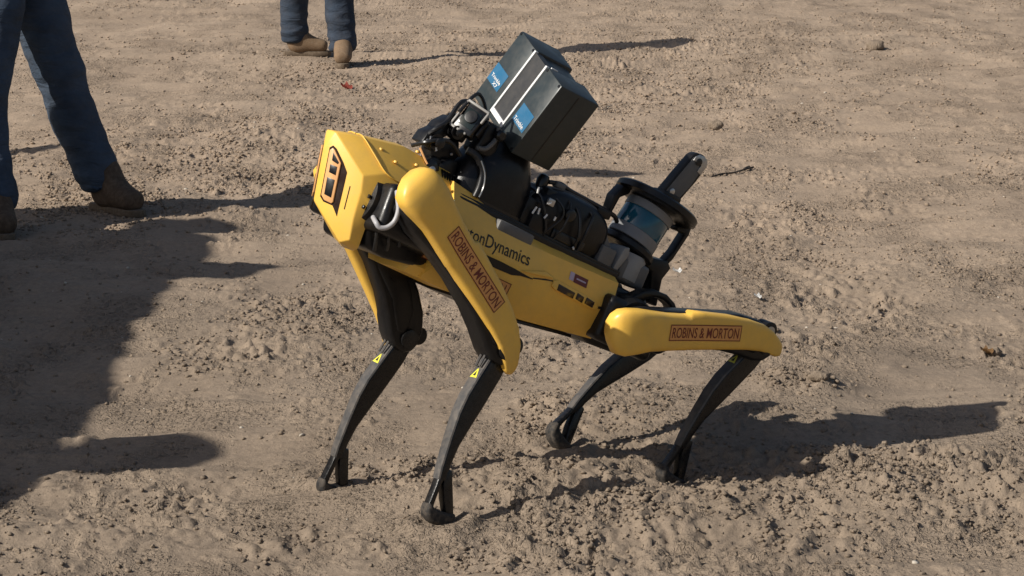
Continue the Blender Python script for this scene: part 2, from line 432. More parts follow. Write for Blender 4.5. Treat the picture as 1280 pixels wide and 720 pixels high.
# --- body shell -----------------------------------------------------------
def mirror_ring(x, half):
    """half profile from top centre to bottom centre; x may be per point"""
    l = [(x if len(p) == 2 else p[2], p[0], p[1]) for p in half]
    return l + [(a, -b, c) for a, b, c in reversed(l) if abs(b) > 1e-6]
def body_half(t):
    # (y, z) half profile at x; the tail rises, the nose end is a little deeper
    zb = -.095 + max(0, (-t - .02)) * .14
    zt = .085 + max(0, (t - .02)) * .12
    return [(0, zt), (.062, zt), (.100, .056 + max(0, -t) * .04), (.113, .010), (.1145, .002), (.108, zb + .022), (.088, zb), (0, zb - .003)]
bm = loft([mirror_ring(x, body_half(x)) for x in (.205, .18, .10, .02, -.06, -.14, -.21, -.248)])
bevel(bm, .005, 2, 20)
body = rp('body', bm, 'yellow')
def side_y(x, z):
    h = body_half(x)
    ys = [p[0] for p in h[1:7]]; zs = [p[1] for p in h[1:7]]
    return float(np.interp(z, zs[::-1], ys[::-1]))
bm = loft([mirror_ring(x, [(0, -.066), (k, -.066), (k + .004, -.078), (k - .012, -.098), (0, -.101)]) for x, k in ((.252, .050), (.235, .082), (.19, .092), (.12, .100))])
bevel(bm, .006, 2, 20)
rp('belly_fairing', bm, 'yellow')
# dark belly seam, with the shadow along it drawn as a black strip
bm = loft([mirror_ring(x, [(0, z0), (.084, z0), (.086, z0 - .006), (0, z0 - .008)]) for x, z0 in ((.12, -.0975), (.06, -.0975), (-.02, -.0975), (-.2, -.072))])
rp('belly_shadow_seam', bm, 'black')
for sg in (1, -1):
    P = lambda out, d0, d1, b=0: prism(out, lambda u, v, d: (u, sg * (side_y(u, v) + d), v), d0, d1, b)
    # the tapering black vent along the flank and the thin seam behind it
    rp('flank_vent', P([(.112, -.001), (.062, .000), (.020, -.001), (-.012, -.003), (-.030, -.0035), (-.030, -.0055), (.000, -.009), (.022, -.0155), (.060, -.017), (.092, -.0165)], -.004, .0012), 'black', body)
    rp('flank_seam', P([(-.03, -.0035), (-.082, .0095), (-.082, .0115), (-.06, .0078), (-.03, -.001)], -.004, .0010), 'print', body)
    rp('flank_seam', P([(-.205, -.001), (-.215, .0045), (-.240, .0105), (-.240, .0065), (-.215, -.0015)], -.004, .0014), 'print', body)
    rp('flank_lip', P([(.005, .0005), (-.040, .0075), (-.078, .0150), (-.074, .0185), (-.052, .0215), (-.030, .0140)], -.003, .0055, .0028), 'yellow', body)
    # sensor capsule
    cl = rp('camera_cluster', P([(-.078, .000), (-.080, .012), (-.090, .0165), (-.19, .0115), (-.203, .0085), (-.211, .000), (-.206, -.0065), (-.19, -.0085), (-.09, -.0045)], -.002, .0045, .0015), 'yellow', body)
    for a, b in ((-.094, -.140), (-.147, -.166), (-.173, -.196)):
        rp('camera_window', P([(a, .010), (b, .0075), (b, -.0055), (a, -.0035)], 0, .0062, .001), 'window', body)
    if sg > 0:
        f = lambda u, v: (.198 - u * .207, side_y(.1, .006 + .034 * v) + .0008, .0035 + u * .004 + .034 * v)
        rp('lettering', text_bm('BostonDynamics', f, .006), 'print', body)
    else:
        f = lambda u, v: (-.009 + u * .207, -side_y(.1, .006 + .034 * v) - .0008, .0075 - u * .004 + .034 * v)
        rp('lettering', text_bm('BostonDynamics', f, .006), 'print', body)
# flank decal, mostly behind the front leg
sy = lambda x, z, d: (x, side_y(x, z) + d, z)
rp('decal', patch(lambda u, v: sy(.235 - u * .224, -.060 + v * .028, .0007), 12, 3), 'decal', body)
def frame_strips(f, t_u, t_v):
    o = patch(lambda u, v: f(u, v * t_v), 12, 1)
    return join(o, patch(lambda u, v: f(u, 1 - t_v + v * t_v), 12, 1), patch(lambda u, v: f(u * t_u, v), 1, 4), patch(lambda u, v: f(1 - t_u + u * t_u, v), 1, 4))
rp('decal_border', frame_strips(lambda u, v: sy(.235 - u * .224, -.060 + v * .028, .0012), .008, .06), 'decalred', body)
rp('lettering', text_bm('ROBINS & MORTON', lambda u, v: sy(.226 - u * .206, -.054 + v * .016, .0013), .004), 'decalred', body)
# small stickers near the rear of the flank
rp('sticker', patch(lambda u, v: sy(-.118 - u * .012, .028 + v * .017, .0010)), 'stickpink', body, label='pale sticker')
rp('sticker', patch(lambda u, v: sy(-.131 - u * .037, .0265 + v * .018, .0010), 4, 2), 'stickred', body, label='dark red sticker')
rp('sticker_line', patch(lambda u, v: sy(-.137 - u * .026, .0345 + v * .003, .0014), 4, 1), 'stickpink', body)

# --- head -----------------------------------------------------------------
N0 = Vector((.474, 0, .054))
HV = Vector((-.5, .8660, 0)); CR = Vector((.259, 0, .966)).normalized(); NV = HV.cross(CR).normalized()
def facet(a, b, d, sg=1):
    p = N0 + HV * (a * .892) + CR * b + NV * d
    return (p.x, p.y * sg, p.z)
bm = bmesh.new()
half = {'N': N0, 'T': Vector((.4741, .0187, .0945)), 'U': Vector((.4189, .0869, .0358)), 'U2': Vector((.4110, .0890, .0097)), 'M': Vector((.3990, .0845, -.0476)),
        'B2': Vector((.3745, .062, -.088)), 'B1': Vector((.373, .028, -.0995)), 'L': Vector((.448, 0, -.043)),
        'S1': Vector((.420, .030, .109)), 'S2': Vector((.376, .0905, .0595)), 'S3': Vector((.342, .098, .0535)),
        'C2': Vector((.374, .095, -.018)), 'C3': Vector((.350, .068, -.095)), 'C4': Vector((.345, .040, -.102)),
        'R1': Vector((.200, .030, .122)), 'R2': Vector((.200, .096, .060)), 'TC': Vector((.476, 0, .0955)), 'SC': Vector((.420, 0, .111)), 'RC': Vector((.200, 0, .125)),
        'Bc': Vector((.373, 0, -.0995)), 'C5': Vector((.345, 0, -.104)), 'M1': Vector((.325, .030, .128)), 'M2': Vector((.318, .095, .057)), 'MC': Vector((.325, 0, .130))}
half.update({'B2': Vector((.3873, .0845, -.0875)), 'B1': Vector((.3951, .0654, -.0995)), 'C3': Vector((.358, .078, -.095)), 'C4': Vector((.345, .045, -.102)), 'C2': Vector((.376, .097, -.018))})
V = {}
for k, p in half.items():
    V[k, 1] = bm.verts.new(p)
    q = {'M': Vector((.385, .075, -.040)), 'C4': Vector((.332, .018, -.102)), 'C3': Vector((.342, .055, -.088))}.get(k, p)
    V[k, -1] = V[k, 1] if abs(p.y) < 1e-6 else bm.verts.new((q.x, -q.y, q.z))
for k in ('B1', 'B2'): bm.verts.remove(V.pop((k, -1)))
bm.verts.remove(V[('Bc', 1)])
for sg in (1, -1):
    for q in (('TC', 'T', 'N'), ('T', 'S1', 'S2', 'U'), ('TC', 'SC', 'S1', 'T'), ('U', 'S2', 'S3', 'C2', 'U2'), ('S1', 'M1', 'M2', 'S3', 'S2'), ('SC', 'MC', 'M1', 'S1'), ('M1', 'R1', 'R2', 'M2'), ('MC', 'RC', 'R1', 'M1')):
        vs = [V[k, sg] for k in q]
        bm.faces.new(vs if sg > 0 else vs[::-1])
for q in ((('N', 1), ('T', 1), ('U', 1), ('U2', 1), ('M', 1), ('B2', 1), ('B1', 1), ('L', 1)), (('U2', 1), ('C2', 1), ('C3', 1), ('B2', 1), ('M', 1)), (('B2', 1), ('C3', 1), ('C4', 1), ('B1', 1)),
          (('N', -1), ('L', -1), ('M', -1), ('U2', -1), ('U', -1), ('T', -1)), (('U2', -1), ('M', -1), ('C2', -1)), (('M', -1), ('C3', -1), ('C2', -1)), (('L', -1), ('C3', -1), ('M', -1)),
          (('L', -1), ('C4', -1), ('C3', -1)), (('L', -1), ('B1', 1), ('C4', -1)), (('B1', 1), ('C4', 1), ('C4', -1))):
    bm.faces.new([V[k] for k in q])
for v in [v for v in bm.verts if not v.link_faces]: bm.verts.remove(v)
bmesh.ops.recalc_face_normals(bm, faces=bm.faces)
bevel(bm, .0028, 2, 12)
head = rp('head', bm, 'yellow', ang=30)
# raised panel seam across the hood
for sg in (1, -1):
    rp('hood_seam', tube([(.4205, sg * .002, .1112), (.4200, sg * .030, .1090), (.400, sg * .064, .0838), (.376, sg * .0905, .0600), (.345, sg * .0980, .0545), (.326, sg * .0965, .0570)], .0013, 6, 4), 'yellow', head)
    F = lambda out, d0, d1, b=0: prism(out, lambda u, v, d: facet(u, v, d, sg), d0, d1, b)
    pan = rp('camera_panel', F([(.016, .009), (.024, .0155), (.034, .012), (.057, -.008), (.071, -.024), (.067, -.113), (.051, -.096), (.026, -.0955), (.0155, -.088)], -.002, .0008), 'window', head)
    # rounded bezel: outer outline with three windows set into it
    bz = F([(.0195, .005), (.026, .011), (.032, .0085), (.0535, -.011), (.0525, -.0885), (.048, -.0925), (.029, -.0915), (.0195, -.084)], 0, .0042, .0012)
    rp('bezel', bz, 'frameorange', head)
    for out in ([(.030, .0035), (.0495, -.0115), (.047, -.0155), (.0305, -.0125)], [(.028, -.0205), (.047, -.0205), (.047, -.0375), (.0285, -.0365)], [(.0265, -.0465), (.047, -.0465), (.046, -.082), (.027, -.0805)]):
        rp('camera_window', F(out, 0, .0050, .0008), 'gloss', head)
    rp('slit', F([(.0840, -.047), (.0865, -.047), (.0835, -.094), (.0805, -.094)], -.001, .0006), 'window', head)
for x, y, z in ((.380, .045, .101), (.352, .068, .0895), (.285, .02, .131), (.30, .06, .103)):
    rp('screw', lathe([(.0045, -.002), (.0045, .002), (.003, .003)], 12, c=(x, y, z)), 'yellow', head)

# --- hips and the black core between head and body ---------------------------
core = prism([(.360, .050), (.378, -.02), (.350, -.088), (.30, -.092), (.205, -.078), (.195, .050)], XZ, -.090, .090, .010, 3)
rp('front_core', core, 'black')
core = prism([(-.225, .066), (-.222, -.060), (-.26, -.074), (-.36, -.068), (-.395, -.03), (-.395, .03), (-.36, .062)], XZ, -.075, .075, .012, 3)
rp('rear_core', core, 'black')
HIP = {}
for leg in ('fl', 'fr', 'hl', 'hr'):
    sx = 1 if leg[0] == 'f' else -1; sg = 1 if leg[1] == 'l' else -1
    hx, hy, kn = JT[leg]
    A = Matrix.Translation((sx * .29785, sg * .055, 0)) @ Rm(hx, 'X')
    hip = join(lathe([(.030, -.095), (.052, -.090), (.056, -.07), (.056, .07), (.052, .088), (.03, .092)], 28, 'x'),
               lathe([(.050, -.01), (.056, .0), (.056, .07), (.050, .086)], 28, 'y') if sg > 0 else lathe([(.050, -.086), (.056, -.07), (.056, .0), (.050, .01)], 28, 'y'),
               box(-.078, .078, min(0, sg * .085), max(0, sg * .085), -.060, .040, .014, 3))
    hp = rp('hip', hip, 'black', T=A)
    # bolts round the joint cap
    bl = bmesh.new()
    for k in range(8):
        a = k * math.pi / 4 + .2
        bl = join(bl, lathe([(.004, .0), (.004, .004), (.002, .005)], 8, 'x', (sx * .093, .04 * math.cos(a), .04 * math.sin(a)))) if k else lathe([(.004, .0), (.004, .004)], 8, 'x', (sx * .093, .04, 0))
    rp('bolt_ring', bl, 'gloss', hp, T=A)
    HIP[leg] = (A, hp)

# --- legs --------------------------------------------------------------------
COV = [  # z, x back, x front, y out
    (.101, -.022, .010, .030), (.096, -.036, .026, .044), (.084, -.046, .046, .053), (.065, -.049, .050, .058), (.035, -.049, .045, .060),
    (.000, -.045, .039, .057), (-.040, -.041, .038, .052), (-.075, -.040, .037, .0485), (-.092, -.040, .037, .048), (-.098, -.048, .036, .0475), (-.130, -.046, .0355, .047),
    (-.200, -.041, .034, .046), (-.260, -.032, .034, .044), (-.300, -.022, .037, .041), (-.330, -.008, .045, .037), (-.350, .008, .050, .033), (-.363, .019, .049, .028), (-.370, .028, .043, .022)]
YIN = .010
def cover_y(x, z):
    i = COV; zs = [c[0] for c in i][::-1]
    xb = np.interp(z, zs, [c[1] for c in i][::-1]); xf = np.interp(z, zs, [c[2] for c in i][::-1]); yo = np.interp(z, zs, [c[3] for c in i][::-1])
    t = min(1, abs(x - (xb + xf) / 2) / ((xf - xb) / 2))
    cy = (YIN + yo) / 2; ry = (yo - YIN) / 2
    return float(cy + ry * (1 - t ** 4) ** .25)
CORE = [(.045, .052), (.050, .0), (.040, -.06), (.036, -.13), (.040, -.20), (.049, -.25), (.060, -.290), (.062, -.318), (.050, -.340), (.030, -.352), (.010, -.345), (-.012, -.325), (-.030, -.29), (-.040, -.24), (-.042, -.12), (-.044, .0), (-.036, .052), (.0, .070)]
LOW = [(.004, .012), (.016, -.020), (.030, -.070), (.040, -.110), (.044, -.150), (.042, -.205), (.038, -.260), (.034, -.285), (.016, -.285), (.020, -.250), (.017, -.210), (.006, -.165), (-.008, -.110), (-.022, -.050), (-.026, -.010), (-.016, .012)]
for leg in ('fl', 'fr', 'hl', 'hr'):
    sx = 1 if leg[0] == 'f' else -1; sg = 1 if leg[1] == 'l' else -1
    hx, hy, kn = JT[leg]; A, hp = HIP[leg]
    U = A @ Matrix.Translation((0, sg * .111 + (.066 if leg == 'fr' else 0), 0)) @ Rm(hy, 'Y')
    K = U @ Matrix.Translation((.025, 0, -.32)) @ Rm(kn, 'Y')
    up = rp('leg', join(prism(CORE, XZ, -.027, .027, .009, 3), prism([(.028, -.08), (.026, -.22), (.044, -.29), (.030, -.31), (-.01, -.27), (-.024, -.22), (-.026, -.08)], XZ, -.031, .031, .006)), 'black', T=U)
    # inner-face details of the thigh
    rp('motor_cap', lathe([(.036, .0), (.040, .004), (.040, .008), (.030, .011)] if sg < 0 else [(.030, -.011), (.040, -.008), (.040, -.004), (.036, 0)], 28, 'y', (0, sg * -.027, 0)), 'gloss', up, T=U)
    ring = []
    for z, xb, xf, yo in COV:
        cy = (YIN + yo) / 2; ry = (yo - YIN) / 2
        if leg == 'fr' and -.345 < z < -.05: xf = xf + .016
        ring.append([(p[0], sg * p[1], p[2]) for p in superring((xb + xf) / 2, cy, (xf - xb) / 2, ry, z, 36, 4.0)])
    rp('leg_cover', loft(ring), 'yellow', up, T=U, ang=60)
    dm = lambda u, v, d: ((.0130 - v * .0345), sg * (cover_y(.0130 - v * .0345, (-.036 - u * .194) if sg > 0 else (-.23 + u * .194)) + d), (-.036 - u * .194) if sg > 0 else (-.23 + u * .194))
    rp('decal', patch(lambda u, v: dm(u, v, .0007), 10, 6), 'decal', up, T=U)
    rp('decal_border', frame_strips(lambda u, v: dm(u, v, .0012), .008, .055), 'decalred', up, T=U)
    rp('lettering', text_bm('ROBINS & MORTON', lambda u, v: dm(.035 + .93 * u, .17 + .65 * v, .0013), .004), 'decalred', up, T=U)
    # knee pin, shank, shin guard, fork and foot
    rp('knee_pin', lathe([(.012, -.036), (.020, -.034), (.020, .034), (.012, .036)], 24, 'y'), 'gloss', up, T=K)
    sh = prism(LOW, XZ, -.0150, .0150, .005, 3)
    for v in sh.verts:
        f = 1 - .28 * min(1, max(0, -v.co.z / .285)); v.co.y *= f
    fork = join(sh, prism([(.038, -.262), (.037, -.300), (.039, -.340), (.038, -.352), (.025, -.352), (.026, -.330), (.0255, -.300), (.024, -.270)], XZ, -.010, .010, .003, 2),
                prism([(.030, -.262), (.022, -.290), (.009, -.318), (-.006, -.340), (-.026, -.350), (-.026, -.337), (-.012, -.308), (.002, -.280), (.012, -.258)], XZ, -.011, .011, .004, 2))
    rp('shank', fork, 'legblack', up, T=K)
    fr = [p for p in LOW[1:8]]
    gd = loft([[(x + .0004, -.0135 * k, z), (x + .0035, -.012 * k, z), (x + .0045, 0, z), (x + .0035, .012 * k, z), (x + .0004, .0135 * k, z), (x - .004, 0, z)] for (x, z), k in zip(fr, (1.05, 1.15, 1.15, 1.1, 1.0, .9, .8))])
    rp('shin_guard', gd, 'shin', up, T=K, ang=50)
    rp('foot', prism([(.0395, -.332), (.0405, -.348), (.034, -.362), (.016, -.370), (-.008, -.369), (-.024, -.361), (-.032, -.348), (-.029, -.335), (-.010, -.340), (.020, -.342)], XZ, -.016, .016, .007, 3), 'rubber', up, T=K, ang=70)
    rp('knee_cap', lathe([(.012, -.022), (.019, -.020), (.019, .014), (.012, .016)], 24, 'y', (-.004, 0, -.335)), 'black', up, T=U)
    rp('knee_bolt', lathe([(.010, .0155), (.010, .018)] if sg > 0 else [(.010, -.024), (.010, -.0215)], 20, 'y', (-.004, 0, -.335)), 'metal', up, T=U)
    # warning triangle at the top of the shin
    tx = lambda u, v, d: (.0235 + .0 + d + (-.052 - v) * -.30 - .0035, u, -.052 + v)
    rp('warning_sticker', prism([(-.011, -.012), (.011, -.012), (0, .012)], lambda u, v, d: (.0300 - v * .30 + d, u, -.060 + v), -.001, .0018), 'warn', up, T=K)
    rp('warning_mark', prism([(-.0045, -.008), (.0045, -.008), (0, .003)], lambda u, v, d: (.0300 - v * .30 + d, u, -.060 + v), 0, .0022), 'print', up, T=K)
    for yy in (-.007, .007):
        rp('push_rod', tube([(.020, yy, .035), (.027, yy, -.005), (.034, yy * .8, -.048)], .0028, 6, 3), 'shin', up, T=K)

# arch of the rear hip yoke, over both sides
for sg in (1, -1):
    pts = [(-.262, .022), (-.285, .050), (-.310, .074), (-.338, .087), (-.372, .089), (-.400, .080), (-.424, .060), (-.432, .040)]
    pin = [(-.415, .040), (-.408, .056), (-.390, .069), (-.368, .074), (-.345, .073), (-.325, .060), (-.305, .038), (-.290, .020)]
    rp('hip_arch', prism(pts + pin, XZ, *sorted((sg * .080, sg * .112)), .004), 'black')
    rp('hip_strap', prism([(-.335, .060), (-.322, .076), (-.300, .050), (-.31, .030)], XZ, *sorted((sg * .076, sg * .10)), .003), 'greyplastic')

# hose and fittings in front of the near shoulder
rp('hose', tube([(x + .030, y + .042, z) for x, y, z in [(.336, .096, .034), (.336, .112, .018), (.331, .120, .000), (.330, .121, -.022), (.338, .118, -.038), (.350, .113, -.044), (.358, .106, -.038), (.352, .080, -.03)]], .0050, 10), 'greycable')
for a in ([(.33, .105, .03), (.322, .12, .0), (.312, .125, -.03), (.30, .12, -.06)], [(.35, .10, .02), (.345, .115, -.01), (.33, .12, -.05), (.31, .10, -.075)], [(.37, .09, .0), (.362, .105, -.03), (.35, .11, -.06), (.33, .09, -.085)]):
    rp('cable', tube(a, .0042, 8), 'cable')
rp('clip', box(.268, .282, .112, .126, -.012, -.004, .002), 'white')
rp('clip', box(.300, .306, .118, .124, .006, .012, .001), 'metal')

# --- payload deck --------------------------------------------------------------
rp('deck_plate', box(-.262, .205, -.074, .074, .080, .092, .003), 'black')
for sg in (1, -1):
    rp('deck_rail', box(-.255, .19, sg * .068 - .012, sg * .068 + .012, .070, .086, .003), 'black')
rp('battery_case', box(-.005, .090, .058, .100, .052, .078, .005), 'greyplastic', label='pale grey dusty case under the scanner')

# tapered mount carrying the scanner box, leaning with it
SC = Matrix.Translation((.0615, 0, .336)) @ Matrix(((-.034, -.999, .009, 0), (.908, -.027, .417, 0), (-.417, .023, .909, 0), (0, 0, 0, 1)))
mount = loft([superring(.084, .000, .098, .064, .085, 28, 3), superring(.088, .000, .097, .064, .125, 28, 3), superring(.088, -.002, .088, .062, .165, 28, 2.8), superring(.086, -.005, .076, .058, .195, 28, 2.5), superring(.078, -.010, .060, .052, .216, 28, 2.3), superring(.068, -.014, .046, .046, .238, 28, 2.2)])
mt = rp('mount', mount, 'black', ang=60)
rp('collar', loft([superring(.084, 0, .102, .068, z, 28, 3) for z in (.088, .098)]), 'gloss', mt)
# scanner: local X across, Y depth (front = -Y), Z up
SW, SD, SH = .224, .107, .174
sX = lambda f: -SW / 2 + f * SW
sZ = lambda t: SH / 2 - t * SH
FY = -SD / 2
scb = box(sX(0), sX(.365), -SD / 2, SD / 2, -SH / 2, SH / 2, .004, 2)
scb = join(scb, box(sX(.655), sX(1), -SD / 2, SD / 2, -SH / 2, SH / 2, .004, 2), box(sX(.36), sX(.66), -SD / 2 + .003, SD / 2 - .012, -SH / 2 + .002, SH / 2 - .006, .002))
scn = rp('scanner', scb, 'slate', T=SC, label='dark slate scanner box with white framed slot and blue labels')
rp('mirror_slot', box(sX(.375), sX(.645), FY + .001, FY + .02, sZ(.86), sZ(.02), 0), 'slot', scn, T=SC)
for f in (.362, .634):
    rp('trim', box(sX(f), sX(f + .026), FY - .0022, FY + .006, sZ(.87), sZ(.005), .0008), 'white', scn, T=SC)
rp('trim', box(sX(.362), sX(.660), FY - .0024, FY + .006, sZ(.915), sZ(.85), .001), 'white', scn, T=SC)
rp('trim', box(sX(.650), sX(.664), FY + .010, FY + .028, SH / 2 - .004, SH / 2 + .0015, .0005), 'white', scn, T=SC)
for a, b, t0, t1, sx0, txt in ((.015, .275, .475, .715, 0, ('Trimble', 'X7')), (.705, .955, .50, .745, 1, ('Trimble',))):
    rp('label', patch(lambda u, v: (sX(a + (b - a) * u), FY - .0008, sZ(t1 + (t0 - t1) * v))), 'blue', scn, T=SC)
    if len(txt) == 2:
        rp('lettering', text_bm(txt[0], lambda u, v: (sX(a + .03 + .20 * u), FY - .0014, sZ(t1 - .070 + -.044 * v)), .012), 'white', scn, T=SC)
        rp('lettering', text_bm(txt[1], lambda u, v: (sX(a + .12 + .09 * u), FY - .0014, sZ(t1 - .012 + -.044 * v)), .012), 'white', scn, T=SC)
    else:
        rp('lettering', text_bm(txt[0], lambda u, v: (sX(a + .015 + .20 * u), FY - .0014, sZ(t1 - .02 + -.055 * v)), .008), 'white', scn, T=SC)
for fx_, fz_ in ((.03, .03), (.335, .03), (.03, .96), (.335, .96), (.69, .03), (.97, .03), (.69, .96), (.97, .96)):
    rp('screw', lathe([(.0034, FY - .0012), (.0034, FY + .002), (.002, FY + .002)], 10, 'y', (sX(fx_), 0, sZ(fz_))), 'gloss', scn, T=SC)
for f in (0, 1):
    rp('seam', box(*sorted((sX(f) + (-.0006 if f == 0 else .0006), sX(f) - (-.002 if f == 0 else .002))), -.002, .0005, -SH / 2 + .006, SH / 2 - .006), 'print', scn, T=SC)
rp('rear_cover', box(sX(.05), sX(.95), SD / 2 - .002, SD / 2 + .006, -SH / 2 + .01, SH / 2 - .012, .004), 'slate', scn, T=SC)

# action camera on a jointed bracket in front of the mount
cb = rp('camera_bracket', join(prism([(.258, .150), (.290, .152), (.284, .176), (.262, .196), (.246, .190)], XZ, -.018, .026, .004),
        prism([(.270, .178), (.262, .205), (.240, .228), (.222, .214), (.232, .188), (.252, .168)], XZ, -.022, .018, .004),
        prism([(.256, .152), (.238, .178), (.196, .190), (.182, .160), (.200, .130), (.236, .120)], XZ, -.030, .010, .006),
        prism([(.222, .214), (.236, .232), (.214, .240), (.190, .206), (.196, .186), (.226, .192)], XZ, -.020, .022, .004),
        prism([(.232, .126), (.222, .094), (.196, .090), (.182, .112), (.190, .150), (.214, .148)], XZ, -.024, .026, .005)), 'black')
for k in range(4):
    rp('hinge_fin', lathe([(.004, -.0018), (.0165, -.0018), (.0165, .0018), (.004, .0018)], 20, 'y', (.262, .012 + k * .0075, .164)), 'gloss', cb)
    rp('hinge_fin', lathe([(.004, -.0018), (.0140, -.0018), (.0140, .0018), (.004, .0018)], 20, 'y', (.228, .016 + k * .0070, .200)), 'gloss', cb)
rp('thumb_screw', lathe([(.006, 0), (.0105, .002), (.0105, .010), (.006, .012)], 9, 'y', (.262, .040, .164)), 'gloss', cb)
rp('thumb_screw', lathe([(.005, 0), (.0085, .002), (.0085, .009), (.005, .011)], 9, 'y', (.228, .042, .200)), 'gloss', cb)
rp('pivot', lathe([(.010, .0), (.020, .002), (.020, .018), (.014, .022)], 24, 'y', (.254, .022, .110)), 'gloss', cb)
rp('pivot_pin', lathe([(.007, .0), (.007, .006), (.004, .008)], 16, 'y', (.254, .043, .110)), 'metal', cb)
rp('pivot_arm', prism([(.270, .104), (.262, .128), (.240, .140), (.214, .136), (.214, .104), (.244, .092)], XZ, -.010, .022, .005), 'black', cb)
for k in range(6):
    rp('spring_coil', lathe([(.0115, -.0018), (.0150, 0), (.0115, .0018)], 20, 'x', (.226 - k * .0066, .036, .106)), 'gloss', cb)
rp('strap', tube([(.290, .030, .140), (.278, .038, .126), (.268, .044, .116)], .0022, 6, 3), 'frameorange', cb)
rp('strut', tube([(.196, .045, .176), (.172, .055, .172), (.152, .062, .150), (.146, .066, .122), (.146, .066, .098)], .0085, 10), 'black', cb)
rp('strut_edge', tube([(.168, .066, .168), (.152, .072, .148), (.144, .0755, .122), (.144, .0755, .100)], .0016, 6), 'metal', cb)
for p in ((.280, .027, .160), (.275, .027, .168), (.246, .020, .214), (.215, .024, .232), (.205, .012, .158)):
    rp('screw', lathe([(.0032, 0), (.0032, .002), (.002, .003)], 8, 'y', p), 'metal', cb)
AC = Matrix.Translation((.208, .036, .232)) @ Rm(rad(38), 'Z') @ Rm(rad(-10), 'Y') @ Rm(rad(-12), 'X')
ac = rp('action_camera', box(-.016, .016, -.024, .024, -.032, .032, .006), 'gloss', T=AC)
rp('camera_frame', join(box(.012, .019, -.027, .027, .028, .0335, .002), box(.012, .019, -.027, .014, -.0335, -.028, .002), box(.012, .019, -.028, -.0235, -.030, .030, .0015), box(.012, .019, .0235, .028, .004, .030, .0015)), 'palegrey', ac, T=AC)
rp('lens', box(.014, .0172, -.017, .018, -.019, .020, .001), 'lens', ac, T=AC)
rp('lens_ring', lathe([(.009, .016), (.013, .018), (.013, .023), (.010, .0235)], 20, 'x', (0, .002, .004)), 'gloss', ac, T=AC)
rp('latch', box(-.012, .006, .025, .032, -.02, .020, .003), 'black', ac, T=AC)
ab = rp('side_bracket', box(.128, .176, -.010, .045, .180, .250, .008, 3), 'black')
rp('bracket_edge', tube([(.150, .049, .246), (.146, .05, .222), (.160, .052, .196), (.178, .052, .190)], .005, 8), 'greyplastic', ab)
rp('knob', lathe([(.008, 0), (.012, .003), (.012, .014), (.008, .018)], 16, 'y', (.142, .045, .232)), 'gloss', ab)
rp('cable', tube([(.280, .02, .17), (.272, .03, .19), (.25, .02, .215), (.225, .0, .262), (.19, -.01, .274)], .005, 8), 'cable')
rp('cable', tube([(.29, .0, .14), (.285, .035, .155), (.262, .042, .17), (.235, .044, .175), (.205, .045, .16)], .0045, 8), 'cable')
rp('cable', tube([(.24, .03, .24), (.21, .02, .29), (.17, .01, .27), (.16, .0, .24)], .004, 8), 'cable')
for a, b in (((.262, .034, .158), (.256, .036, .148)), ((.276, .03, .166), (.27, .034, .160)), ((.2, .04, .205), (.193, .042, .196))):
    rp('cable_tie', tube([a, b], .0026, 6, 2), 'white')

# rounded black housing behind the mount with a bundle of cables over it
hs = loft([superring(-.100, y, r * 1.18, r, 0, 30, 2.7) for y, r in ((-.062, .045), (-.056, .056), (-.04, .062), (.045, .062), (.062, .056), (.070, .045))])
for v in hs.verts: v.co = (v.co.x, v.co.y, v.co.z)
hb = bmesh.new()
rr = []
for y, k in ((-.060, .78), (-.052, .92), (-.035, 1), (.040, 1), (.058, .93), (.066, .80)):
    rr.append([(-.104 + (p[0]) * k, y, .130 + (p[1]) * k) for p in superring(0, 0, .108, .064, 0, 32, 2.7)])
hs.free(); hb.free()
house = rp('cable_housing', loft(rr), 'black', ang=60)
rp('rim', loft([[(-.106 + p[0] * k, y, .130 + p[1] * k) for p in superring(0, 0, .1105, .0665, 0, 32, 2.7)] for y, k in ((.022, .98), (.026, 1.01), (.036, 1.01), (.040, .98))]), 'greyplastic', house, ang=60)
random.seed(3)
for k in range(5):
    x0 = .01 - k * .030; z0 = .172 + random.uniform(-.01, .02)
    pth = [(x0, .03 + random.uniform(-.03, .02), z0), (x0 - random.uniform(.0, .03), .068, z0 - random.uniform(.0, .02)), (x0 - random.uniform(.02, .06), .076 + random.uniform(0, .01), .125 + random.uniform(-.02, .02)), (x0 - random.uniform(.0, .06), .070, .085)]
    rp('cable', tube(pth, random.choice((.0022, .003, .0036)), 8), 'cable')
for x, z, dx, dz in ((.020, .160, .004, .012), (.012, .118, -.003, .016), (-.002, .122, .003, .012), (-.015, .150, -.006, .005), (-.02, .12, -.003, .010), (-.045, .125, .0, .008), (-.12, .09, .004, .003)):
    rp('cable_tie', tube([(x, .080, z), (x + dx, .0815, z + dz)], .0022, 6, 2), 'white')
rp('control_box', join(box(-.018, .022, -.040, .062, .086, .150, .005), box(-.040, .004, .040, .074, .086, .128, .004), box(-.052, -.016, -.03, .060, .150, .184, .006)), 'black')
rp('antenna_lump', lathe([(.004, .175), (.012, .180), (.014, .196), (.010, .206), (.003, .209)], 20, c=(-.022, .02, 0)), 'gloss')
rp('housing_plug', lathe([(.010, .070), (.013, .073), (.013, .080), (.009, .082)], 20, 'y', (-.080, 0, .150)), 'gloss')
rp('vent_cover', box(-.150, -.060, .058, .071, .092, .112, .003), 'gloss')
rp('tie_mount', box(-.030, -.012, .076, .0815, .148, .163, .002), 'metal')
rp('cable', tube([(-.030, .03, .196), (-.060, .03, .2035), (-.089, .03, .200), (-.150, .03, .1985), (-.215, .03, .196), (-.24, .02, .188)], .0050, 8), 'cable')
rp('connector', box(-.070, -.045, .02, .040, .193, .205, .003), 'greyplastic')
rp('connector', box(-.205, -.165, .01, .042, .180, .198, .004), 'black')
